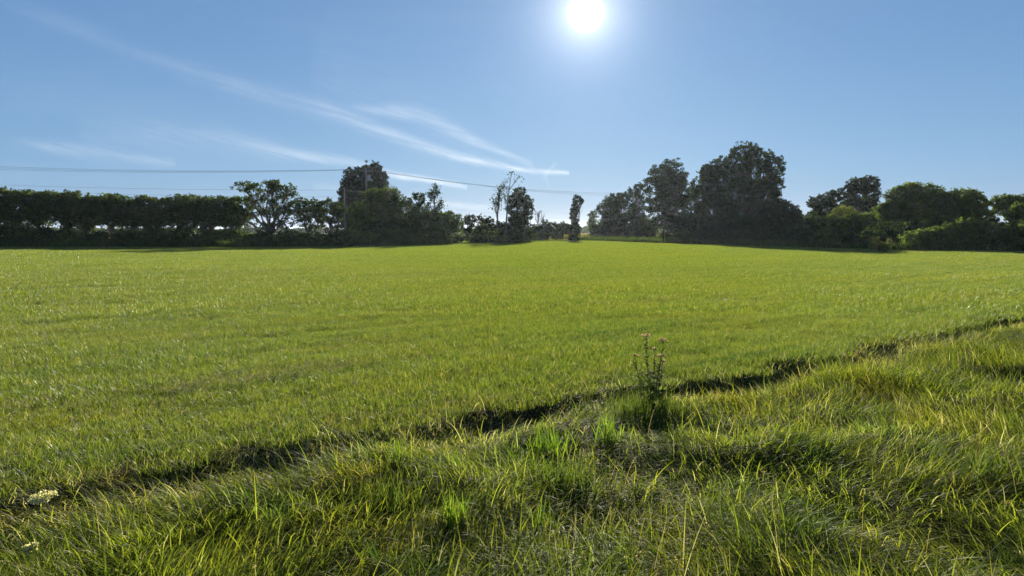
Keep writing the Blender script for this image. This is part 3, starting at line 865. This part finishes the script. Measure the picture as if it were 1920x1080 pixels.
tree('great_tree', 'tallest dark leafy tree of the whole picture, with spreading ragged right side', 'tree', 87, [(1400, 284, 26, 17), (1425, 295, 26, 17), (1388, 305, 28, 24), (1448, 315, 20, 22), (1405, 330, 44, 34), (1450, 345, 20, 24), (1385, 365, 40, 34), (1430, 375, 38, 30), (1450, 385, 18, 16), (1400, 405, 50, 32), (1390, 430, 50, 22)], L_DARK, .19, .88, .36, 1402, .17, 52)
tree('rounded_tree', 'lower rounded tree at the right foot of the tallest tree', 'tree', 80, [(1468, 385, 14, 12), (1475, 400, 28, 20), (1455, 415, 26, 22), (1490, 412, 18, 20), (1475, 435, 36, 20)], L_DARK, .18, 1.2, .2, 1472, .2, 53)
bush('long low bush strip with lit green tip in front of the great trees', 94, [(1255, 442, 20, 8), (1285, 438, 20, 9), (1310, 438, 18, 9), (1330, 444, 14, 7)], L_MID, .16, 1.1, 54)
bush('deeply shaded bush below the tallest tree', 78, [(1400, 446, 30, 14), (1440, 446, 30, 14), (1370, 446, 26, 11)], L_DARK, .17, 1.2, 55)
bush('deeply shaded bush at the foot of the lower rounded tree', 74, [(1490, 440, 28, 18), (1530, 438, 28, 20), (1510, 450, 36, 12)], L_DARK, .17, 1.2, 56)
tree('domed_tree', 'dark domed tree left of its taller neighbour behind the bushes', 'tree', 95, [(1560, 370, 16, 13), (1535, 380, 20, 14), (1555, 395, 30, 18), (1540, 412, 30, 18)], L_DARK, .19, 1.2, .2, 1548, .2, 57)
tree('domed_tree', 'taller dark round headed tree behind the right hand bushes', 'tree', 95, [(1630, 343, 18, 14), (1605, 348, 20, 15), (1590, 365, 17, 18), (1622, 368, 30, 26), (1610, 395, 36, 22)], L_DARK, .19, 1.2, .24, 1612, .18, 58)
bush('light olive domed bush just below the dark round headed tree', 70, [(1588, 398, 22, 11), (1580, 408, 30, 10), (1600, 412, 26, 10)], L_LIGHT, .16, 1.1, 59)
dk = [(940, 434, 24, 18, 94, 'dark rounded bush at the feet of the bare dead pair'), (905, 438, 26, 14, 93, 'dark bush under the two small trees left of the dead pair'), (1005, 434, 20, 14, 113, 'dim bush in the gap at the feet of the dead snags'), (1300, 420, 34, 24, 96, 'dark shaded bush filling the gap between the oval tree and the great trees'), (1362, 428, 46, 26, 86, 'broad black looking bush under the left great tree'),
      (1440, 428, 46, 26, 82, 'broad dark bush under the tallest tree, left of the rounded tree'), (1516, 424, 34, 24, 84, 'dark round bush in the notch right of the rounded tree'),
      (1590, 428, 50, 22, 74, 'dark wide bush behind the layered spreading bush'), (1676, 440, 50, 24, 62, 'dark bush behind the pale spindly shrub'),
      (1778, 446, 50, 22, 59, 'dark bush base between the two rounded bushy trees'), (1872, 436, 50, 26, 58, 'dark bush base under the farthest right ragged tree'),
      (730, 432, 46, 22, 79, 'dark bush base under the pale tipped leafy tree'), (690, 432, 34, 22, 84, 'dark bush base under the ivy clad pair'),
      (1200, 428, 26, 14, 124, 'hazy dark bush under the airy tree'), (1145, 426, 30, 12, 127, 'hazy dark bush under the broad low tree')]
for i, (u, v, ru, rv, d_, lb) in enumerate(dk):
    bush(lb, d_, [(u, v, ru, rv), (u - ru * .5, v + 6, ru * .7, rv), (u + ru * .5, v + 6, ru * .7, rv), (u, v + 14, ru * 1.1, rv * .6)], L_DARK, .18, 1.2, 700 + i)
# --- right hand bush bank
bush('broad spreading bush with layered green tips left in the right hand bank', 68, [(1560, 418, 30, 12), (1600, 416, 32, 14), (1640, 412, 30, 14), (1585, 436, 42, 16), (1630, 436, 36, 18), (1560, 444, 34, 16)], L_BANK, .16, 1.15, 60)
tree('large_bushy_tree', 'largest rounded bushy tree of the right hand bank', 'tree', 66, [(1720, 356, 34, 15), (1690, 368, 30, 18), (1745, 368, 28, 18), (1710, 388, 48, 26), (1675, 398, 30, 26), (1715, 420, 52, 26), (1665, 425, 30, 26), (1700, 448, 46, 18)], L_BANK, .16, 1.2, .2, 1708, .17, 61, trunks=2)
tree('large_bushy_tree', 'second rounded bushy tree of the right bank with spiky top', 'tree', 64, [(1800, 368, 32, 14), (1770, 378, 24, 16), (1830, 378, 22, 14), (1800, 392, 48, 22), (1840, 402, 26, 20), (1770, 412, 38, 22), (1810, 425, 46, 22)], L_BANK, .16, 1.2, .18, 1802, .18, 62, trunks=2)
tree('large_bushy_tree', 'bushy tree with ragged top farthest right in the bank', 'tree', 64, [(1880, 380, 22, 14), (1905, 378, 24, 14), (1940, 385, 30, 20), (1895, 395, 32, 18), (1930, 410, 36, 24)], L_BANK, .16, 1.15, .16, 1900, .2, 63, trunks=2)
bush('rounded bush with lit left rim at the far right', 56, [(1915, 395, 20, 20), (1925, 410, 26, 22), (1912, 425, 22, 16)], L_BANK, .15, 1.2, 64, u_base=1918)
bush('low mound bush with lit crest in front of the spiky topped tree', 55, [(1815, 424, 34, 14), (1790, 436, 34, 16), (1840, 438, 38, 18), (1815, 455, 50, 16)], L_BANK, .15, 1.25, 65)
bush('mid green bush below the largest bushy tree with bright tips', 56, [(1745, 438, 26, 12), (1720, 446, 30, 14), (1765, 450, 28, 13), (1740, 460, 40, 10)], L_BANK, .15, 1.15, 66)
bush('dark low bush in the corner under the farthest right trees', 53, [(1880, 435, 28, 15), (1915, 432, 26, 16), (1895, 452, 38, 18), (1935, 450, 30, 20), (1870, 462, 30, 10)], L_BANK, .15, 1.25, 67)
bush('shaded bush behind the pale spindly shrub', 60, [(1640, 446, 26, 14), (1610, 452, 28, 12), (1680, 456, 28, 12)], L_DARK, .15, 1.2, 68)
tree('shrub', 'pale yellowish spindly shrub standing out from the right hand bank', 'shrub', 50, [(1640, 455, 14, 9), (1662, 457, 12, 9), (1650, 466, 18, 7)], L_LIGHT, .10, .5, .03, 1652, .3, 69, trunks=3, crown='foliage', stem='stems')
bush('dark bush at the field edge right of the spindly shrub', 55, [(1720, 466, 30, 9), (1770, 468, 30, 8), (1830, 470, 30, 8)], L_DARK, .14, 1.2, 70)

# distant woods: one mass at the horizon
r = np.random.RandomState(99)
xs = r.uniform(-420, 480, 26000); ys = 430 + r.uniform(0, 30, 26000)
top = np.where(xs < 0, 3.2, 4.6) + 2 * vnoise(xs, 0 * xs, .05, 3) + 2 * vnoise(xs, 0 * xs, .2, 3)
cen = np.stack([xs, ys, top * r.rand(26000) ** .8 * .72], -1)
Vt, Fc = leaf_quads(cen, r.uniform(.9, 1.8, 26000), r)
tag(mesh_np('distant_woods', Vt, Fc, L_DARK, attrs={'var': np.repeat(r.rand(26000), 4)}), 'thin line of distant woods on the horizon', 'woods', kind='stuff')

# weeds along the hedge foot
srcW = [patch('weed_patch', L_MID, .8, 260, .25, .7, .05, 3, straw=.02, lie=.1, seed=80 + i) for i in range(3)]
xs = r.uniform(-58, -8, 620); ys = np.interp(xs, [-58, -20, -8], [67, 68, 78]) + r.uniform(-1.5, 3, 620)
pW = np.stack([xs, ys, G(xs, ys)], -1)
xs = r.uniform(12, 50, 420); ys = np.interp(xs, [12, 17, 24, 32, 50], [110, 92, 74, 56, 50]) + r.uniform(-1.5, 3, 420)
pW = np.concatenate([pW, np.stack([xs, ys, G(xs, ys)], -1)])
scatter('undergrowth', pW, r.rand(len(pW)) * 6.28, r.uniform(.7, 1.4, len(pW)), srcW, 'tangled weeds along the foot of the bushes at the field edge', 'undergrowth', 12)


# --- bare trees
def bare_tree(label, u, vtop, D_, lean, r0, seed, name='dead_tree', spread=.42, depth=4, stems=1, leaves=None):
    r = np.random.RandomState(seed)
    a, _ = dirpx(u, 432)
    base = np.array([a * D_, D_, float(G(a * D_, D_))])
    H = w3(u, vtop, D_)[2] - base[2]
    root_ = empty(name, tuple(base), label, 'tree')
    tr_, br_ = [], []
    tips = []

    def grow(p, d, L_, rad, lev):
        n_ = 5
        pts = [p]
        dd_ = d.copy()
        for i in range(n_):
            dd_ = dd_ + r.normal(0, .025 + .06 * min(lev, 1) + .03 * lev, 3) + np.array([0, 0, .03]); dd_ /= np.linalg.norm(dd_)
            pts.append(pts[-1] + dd_ * L_ / n_)
        (tr_ if lev == 0 else br_).extend(path_segs(pts, rad, rad * .45))
        tips.append(pts[-1])
        if lev < depth:
            nb = [9, 5, 4, 3][min(lev, 3)]
            for k_ in range(nb):
                f = r.uniform(.35 if lev == 0 else .2, .98)
                q_ = pts[0] + 0
                i = min(int(f * n_), n_ - 1); q_ = pts[i] + (pts[i + 1] - pts[i]) * (f * n_ - i)
                side = r.normal(size=3); side -= side.dot(dd_) * dd_; side /= np.linalg.norm(side)
                nd = dd_ * .85 + side * spread * 1.25 + np.array([0, 0, .25]); nd /= np.linalg.norm(nd)
                grow(q_, nd, L_ * r.uniform(.28, .48) * (1.15 - .5 * f), rad * (.5 - .15 * f), lev + 1)
    for s_ in range(stems):
        d0 = np.array([lean + r.normal(0, .03), r.normal(0, .05), 1.0]); d0 /= np.linalg.norm(d0)
        grow(base + np.array([s_ * .3, 0, -.1]), d0, H * .80 * (1 - .12 * s_), r0, 0)
    Vt, Fc = tubes(tr_, 7); mesh_np('trunk', Vt, Fc, DEAD, root_, origin=base, smooth=True)
    Vt, Fc = tubes(br_, 4); mesh_np('branches', Vt, Fc, DEAD, root_, origin=base)
    if leaves:
        tp = np.array(tips); k = tp[:, 2] > base[2] + H * .25
        tp = tp[k]
        n_ = leaves
        c_ = tp[r.randint(0, len(tp), n_)] + r.normal(0, .22, (n_, 3))
        Vt, Fc = leaf_quads(c_, r.uniform(.1, .2, n_), r)
        mesh_np('leaves', Vt, Fc, L_DARK, root_, attrs={'var': np.repeat(r.rand(n_), 4)}, origin=base)
    return root_


bare_tree('bare dead tree, left one of the thin pair, shorter', 933, 332, 92, -.02, .13, 501, spread=.35, leaves=350)
bare_tree('bare dead tree, right one of the thin pair, tallest with fanned top', 947, 322, 92, .02, .14, 502, spread=.38, leaves=150)
bare_tree('half bare tree with spreading twigs and few leaves above the rounded bush', 810, 345, 82, .04, .12, 503, 'half_bare_tree', .55, leaves=700)
bare_tree('small dead snag with crooked branches in the gap right of the ragged leafy tree', 1010, 386, 112, -.03, .12, 504, spread=.5, depth=3)
bare_tree('short dead snag beside the crooked snag', 1018, 396, 112, .02, .12, 505, spread=.4, depth=2)


# ------------------------------------------------------------------ poles and wires
def pole(label, u, vtop, D_, rad, arm=True):
    a, _ = dirpx(u, 432)
    base = np.array([a * D_, D_, float(G(a * D_, D_))])
    top = w3(u, vtop, D_)[2]
    root_ = empty('utility_pole', tuple(base), label, 'utility pole')
    Vt, Fc = tubes([((base[0], base[1], -.2), (base[0], base[1], top), rad, rad * .72), ((base[0], base[1], top), (base[0], base[1], top + .04), rad * .72, .01)], 14)
    mesh_np('pole', Vt, Fc, POLE, root_, origin=base, smooth=True)
    att = []
    if arm:
        d = np.array([.94, .34, 0]); z = top - .35
        import_v = []
        L_ = .85; h_ = .06; w_ = .05
        nrm_ = np.array([-d[1], d[0], 0])
        c = np.array([base[0], base[1], z]) - nrm_ * (rad + .03)
        vs = [c + d * sx * L_ + nrm_ * sy * w_ + np.array([0, 0, sz * h_]) for sx in (-1, 1) for sy in (-1, 1) for sz in (-1, 1)]
        fs = [(0, 1, 3, 2), (4, 6, 7, 5), (0, 4, 5, 1), (2, 3, 7, 6), (0, 2, 6, 4), (1, 5, 7, 3)]
        ca = mesh_np('crossarm', np.array(vs), fs, POLE, root_, origin=base)
        for sx in (-1, -.55, .95):
            p = c + d * sx * L_ * .92 + np.array([0, 0, h_])
            Vt, Fc = tubes([(p, p + (0, 0, .05), .03, .03), (p + (0, 0, .05), p + (0, 0, .09), .06, .05), (p + (0, 0, .09), p + (0, 0, .12), .05, .06), (p + (0, 0, .12), p + (0, 0, .17), .06, .02)], 8)
            mesh_np('insulator', Vt, Fc, CERAM, root_, origin=base, smooth=True)
            att.append(p + (0, 0, .17))
        # transformer can
        p = np.array([base[0] + rad + .22, base[1] - .05, top - 1.5])
        Vt, Fc = tubes([(p - (0, 0, .01), p, .01, .2), (p, p + (0, 0, .65), .2, .2), (p + (0, 0, .65), p + (0, 0, .72), .2, .05)], 12)
        mesh_np('transformer', Vt, Fc, METAL, root_, origin=base, smooth=True)
    else:
        for k_ in range(2):
            p = np.array([base[0], base[1] - rad, top - .25 - .75 * k_])
            Vt, Fc = tubes([(p, p - (0, .08, 0), .05, .05), (p - (0, .08, 0), p - (0, .1, 0), .05, .01)], 8)
            mesh_np('insulator', Vt, Fc, CERAM, root_, origin=base, smooth=True)
            att.append(p - (0, .1, 0))
    return att


pA = pole('tall weathered utility pole with crossarm in front of the ivy clad pair', 688, 316, 88, .15)
pB = pole('shorter plain utility pole at the left edge of the ivy clad tree', 647, 352, 76, .12, arm=False)


def wire(label, p0, p1, sag, r_=.012, group='overhead power wires'):
    p0 = np.array(p0); p1 = np.array(p1); N_ = 40
    pts = []
    for i in range(N_ + 1):
        t_ = i / N_
        p = p0 + (p1 - p0) * t_; p = p - np.array([0, 0, 4 * sag * t_ * (1 - t_)]); pts.append(p)
    Vt, Fc = tubes(path_segs(pts, r_, r_), 5)
    o = mesh_np('power_wire', Vt, Fc, WIRE, origin=p0, smooth=True)
    tag(o, label, 'power wire', group)


lab = ['upper', 'middle', 'lower']
for k_, (vl, vr) in enumerate([(302, 358), (306, 361), (311, 364)]):
    wire(lab[k_] + ' wire of the high bundle running left from the tall pole to the picture edge', pA[k_], w3(-420, vl - 14, 84), .9)
    wire(lab[k_] + ' wire of the high bundle running right from the tall pole to the far trees', pA[k_], w3(1230, vr + 1, 165), 1.3, .016)
for k_, (vl, vr) in enumerate([(338, 404), (346, 412)]):
    wire(lab[k_ * 2] + ' wire of the low pair running left from the shorter pole over the hedge', pB[k_], w3(-400, vl - 10, 80), .5, .010)
    wire(lab[k_ * 2] + ' wire of the low pair running right from the shorter pole behind the dead trees', pB[k_], w3(1180, vr, 200), .8, .015)

# ------------------------------------------------------------------ flowers and tufts near the camera
def ground_at(u, v):
    x_, y_ = gpx(u, v)
    z_ = float(G(x_, y_))
    x_, y_ = gpx(u, v, z_)
    return np.array([x_, y_, float(G(x_, y_))])


def wildflower():
    base = ground_at(1218, 772)
    r = np.random.RandomState(5)
    D_ = base[1]
    root_ = empty('wildflower', tuple(base), 'tall wildflower clump with dusty pink flower heads standing on the field edge', 'wildflower')
    nb = 80
    rt = base + np.stack([r.normal(0, .10, nb), r.normal(0, .08, nb), r.uniform(0, .26, nb)], -1)
    Vt, Fc, A_ = blades(rt, r.uniform(0, 6.28, nb), r.uniform(.4, 1.3, nb), r.uniform(.3, 1.6, nb), r.uniform(.07, .14, nb), np.full(nb, .026), 5, r.rand(nb))
    mesh_np('lower_leaves', Vt, Fc, TUFT2, root_, attrs=A_, origin=base)
    for (u, v, hd) in [(1212, 632, .062), (1243, 640, .055), (1190, 668, .034), (1239, 668, .03), (1242, 678, .03), (1219, 700, .036), (1228, 655, .02)]:
        tip = w3(u, v, D_ + r.uniform(-.08, .08))
        b0_ = base + np.array([r.uniform(-.05, .05), r.uniform(-.05, .05), -.03])
        mid = (b0_ + tip) / 2 + np.array([(tip[0] - b0_[0]) * .25, 0, 0])
        pts = [b0_ * (1 - t_) ** 2 + 2 * t_ * (1 - t_) * mid + tip * t_ ** 2 for t_ in np.linspace(0, 1, 9)]
        Vt, Fc = tubes(path_segs(pts, .0058, .0030), 6)
        st = mesh_np('stem', Vt, Fc, GSTEM, root_, origin=base, smooth=True)
        # lance shaped leaves along the stem
        nl = 34
        ti = np.linspace(.12, .9, nl) + r.uniform(-.02, .02, nl)
        rt = np.array([pts[min(int(t_ * 8), 7)] + (pts[min(int(t_ * 8), 7) + 1] - pts[min(int(t_ * 8), 7)]) * (t_ * 8 - min(int(t_ * 8), 7)) for t_ in ti])
        Vt, Fc, A_ = blades(rt, r.uniform(0, 6.28, nl), r.uniform(.3, .9, nl), r.uniform(.6, 1.7, nl), (.11 - .06 * ti) * r.uniform(.8, 1.2, nl), np.full(nl, .024), 5, r.rand(nl))
        lo = mesh_np('leaves', Vt, Fc, TUFT2, st, attrs=A_, origin=base)
        # flower head: domed cluster of small florets on short rays
        nf = 11 if hd > .04 else 6
        segs = []; fl = []
        for k_ in range(nf):
            a_ = r.rand() * 6.28; q_ = hd * math.sqrt(r.rand())
            e = tip + np.array([math.cos(a_) * q_, math.sin(a_) * q_, hd * .5 - q_ * .35])
            segs += [(tip - (0, 0, hd * .5), e, .0016, .001)]
            m_ = 42
            dv = r.normal(size=(m_, 3)); dv /= np.linalg.norm(dv, axis=1, keepdims=True); dv[:, 2] = np.abs(dv[:, 2]) * 1.1 - .35
            fl.append(e + dv * .0095 * r.uniform(.6, 1.2, (m_, 1)))
        Vt, Fc = tubes(segs, 4)
        mesh_np('flower_stalk', Vt, Fc, GSTEM, st, origin=base)
        fl = np.concatenate(fl)
        Vt, Fc = leaf_quads(fl, r.uniform(.004, .009, len(fl)), r)
        mesh_np('flower_head', Vt, Fc, PINK, st, attrs={'var': np.repeat(r.rand(len(fl)), 4)}, origin=base)


wildflower()


def lace(label, u, v, rad, tilt, seed, asp=.5):
    """flat white umbel lying in the grass"""
    base = ground_at(u, v + 14)
    r = np.random.RandomState(seed)
    c = base + np.array([0, 0, .14])
    root_ = empty('white_umbel_flower', tuple(base), label, 'wildflower')
    ax = np.array([math.cos(tilt), math.sin(tilt) * .5, math.sin(tilt) * .55]); ax /= np.linalg.norm(ax)
    bx_ = np.array([-.3, .8, .5]); bx_ -= bx_.dot(ax) * ax; bx_ /= np.linalg.norm(bx_)
    nz = np.cross(ax, bx_)
    if nz[2] < 0: nz = -nz
    hub = c - nz * rad * .55
    segs = path_segs([base - (0, 0, .02), (base + hub) / 2 + np.array([.01, .02, 0]), hub], .003, .0022)
    Vt, Fc = tubes(segs, 6)
    mesh_np('stem', Vt, Fc, GSTEM, root_, origin=base, smooth=True)
    fl, rays = [], []
    for k_ in range(46):
        q_ = math.sqrt(r.rand()); a_ = r.rand() * 6.28
        e = c + ax * math.cos(a_) * q_ * rad + bx_ * math.sin(a_) * q_ * rad * asp + nz * rad * .12 * (q_ * q_ + r.normal(0, .25))
        rays.append((hub, e, .0012, .0008))
        m_ = 18
        fl.append(e + r.normal(0, .0055, (m_, 3)))
    Vt, Fc = tubes(rays, 4)
    mesh_np('flower_stalk', Vt, Fc, GSTEM, root_, origin=base)
    fl = np.concatenate(fl)
    Vt, Fc = leaf_quads(fl, r.uniform(.006, .011, len(fl)), r, 1.2)
    mesh_np('flower_head', Vt, Fc, CREAM, root_, attrs={'var': np.repeat(r.rand(len(fl)), 4)}, origin=base)


lace('larger cream white flat flower head lying on the dark field edge at the left', 84, 964, .075, .25, 1, .55)
lace('smaller cream white flower head low in the left corner grass', 58, 1045, .04, .55, 2, .4)


def tuft(label, u, v, h, n_, spread, wid, seed, mat=None, el=(1.15, 1.5)):
    base = ground_at(u, v)
    r = np.random.RandomState(seed)
    rt = base + np.stack([r.normal(0, spread, n_), r.normal(0, spread * .7, n_), np.full(n_, -.01)], -1)
    Vt, Fc, A_ = blades(rt, r.rand(n_) * 6.28, r.uniform(*el, n_), r.uniform(.05, .9, n_), h * r.uniform(.55, 1.1, n_), wid * r.uniform(.7, 1.2, n_), 7, r.rand(n_), r.uniform(-.6, .6, n_))
    o = mesh_np('grass_tuft', Vt, Fc, mat or TUFT, attrs=A_, origin=base)
    tag(o, label, 'grass tuft', 'upright green tufts in the rough verge')


tuft('thin upright green tuft on the dark field edge, leftmost of its group', 712, 862, .20, 14, .03, .006, 1)
tuft('bright green tuft right beside the leftmost upright tuft', 752, 872, .24, 34, .035, .008, 2)
tuft('small yellow green tuft between the field edge and the dark hollow', 862, 884, .19, 24, .03, .007, 3)
tuft('largest bright upright tuft below the field edge, left of the wildflower', 1030, 858, .30, 75, .09, .011, 4)
tuft('second bright tuft just left of the wildflower foot', 1140, 838, .27, 60, .07, .010, 5)
tuft('dark green dense tuft round the wildflower foot', 1195, 790, .32, 260, .14, .007, 6, TUFT2)
tuft('dense dark tuft right of the wildflower on the field edge', 1262, 785, .24, 240, .15, .007, 7, TUFT2)
tuft('tall narrow tuft beside the dark hollow in the foreground', 850, 985, .28, 34, .03, .008, 8)
tuft('broad bladed tuft in the lower middle right of the dark hollow', 1010, 1000, .22, 20, .04, .008, 9)
tuft('dark leafy tuft left of the dark hollow', 715, 965, .26, 320, .15, .007, 10, TUFT2)
tuft('leafy light tuft at the lower right edge', 1870, 930, .34, 110, .16, .010, 11, TUFT2, (.7, 1.4))
tuft('large dark lush tuft in the middle of the foreground', 1045, 925, .27, 380, .17, .008, 13, TUFT2)
tuft('wide bladed tuft at the bottom left of the middle', 715, 1075, .18, 12, .03, .012, 12)

# ------------------------------------------------------------------ summer haze
hm = bpy.data.materials.new('summer_haze'); hm.use_nodes = True
t = NT(hm.node_tree); t.n.clear()
pv = t.node('ShaderNodeVolumePrincipled')
pv.inputs['Color'].default_value = (.80, .90, 1.0, 1)
pv.inputs['Density'].default_value = .00008
pv.inputs['Anisotropy'].default_value = .55
pv.inputs['Density Attribute'].default_value = ''
o_ = t.node('ShaderNodeOutputMaterial'); t.l.new(pv.outputs[0], o_.inputs['Volume'])
x0, x1, y0, y1, z0, z1 = -4100, 4100, -300, 6500, -1.6, 20
vs = [(x, y, z) for x in (x0, x1) for y in (y0, y1) for z in (z0, z1)]
fs = [(0, 1, 3, 2), (4, 6, 7, 5), (0, 4, 5, 1), (2, 3, 7, 6), (0, 2, 6, 4), (1, 5, 7, 3)]
tag(mesh_np('haze', vs, fs, hm), kind='stuff')
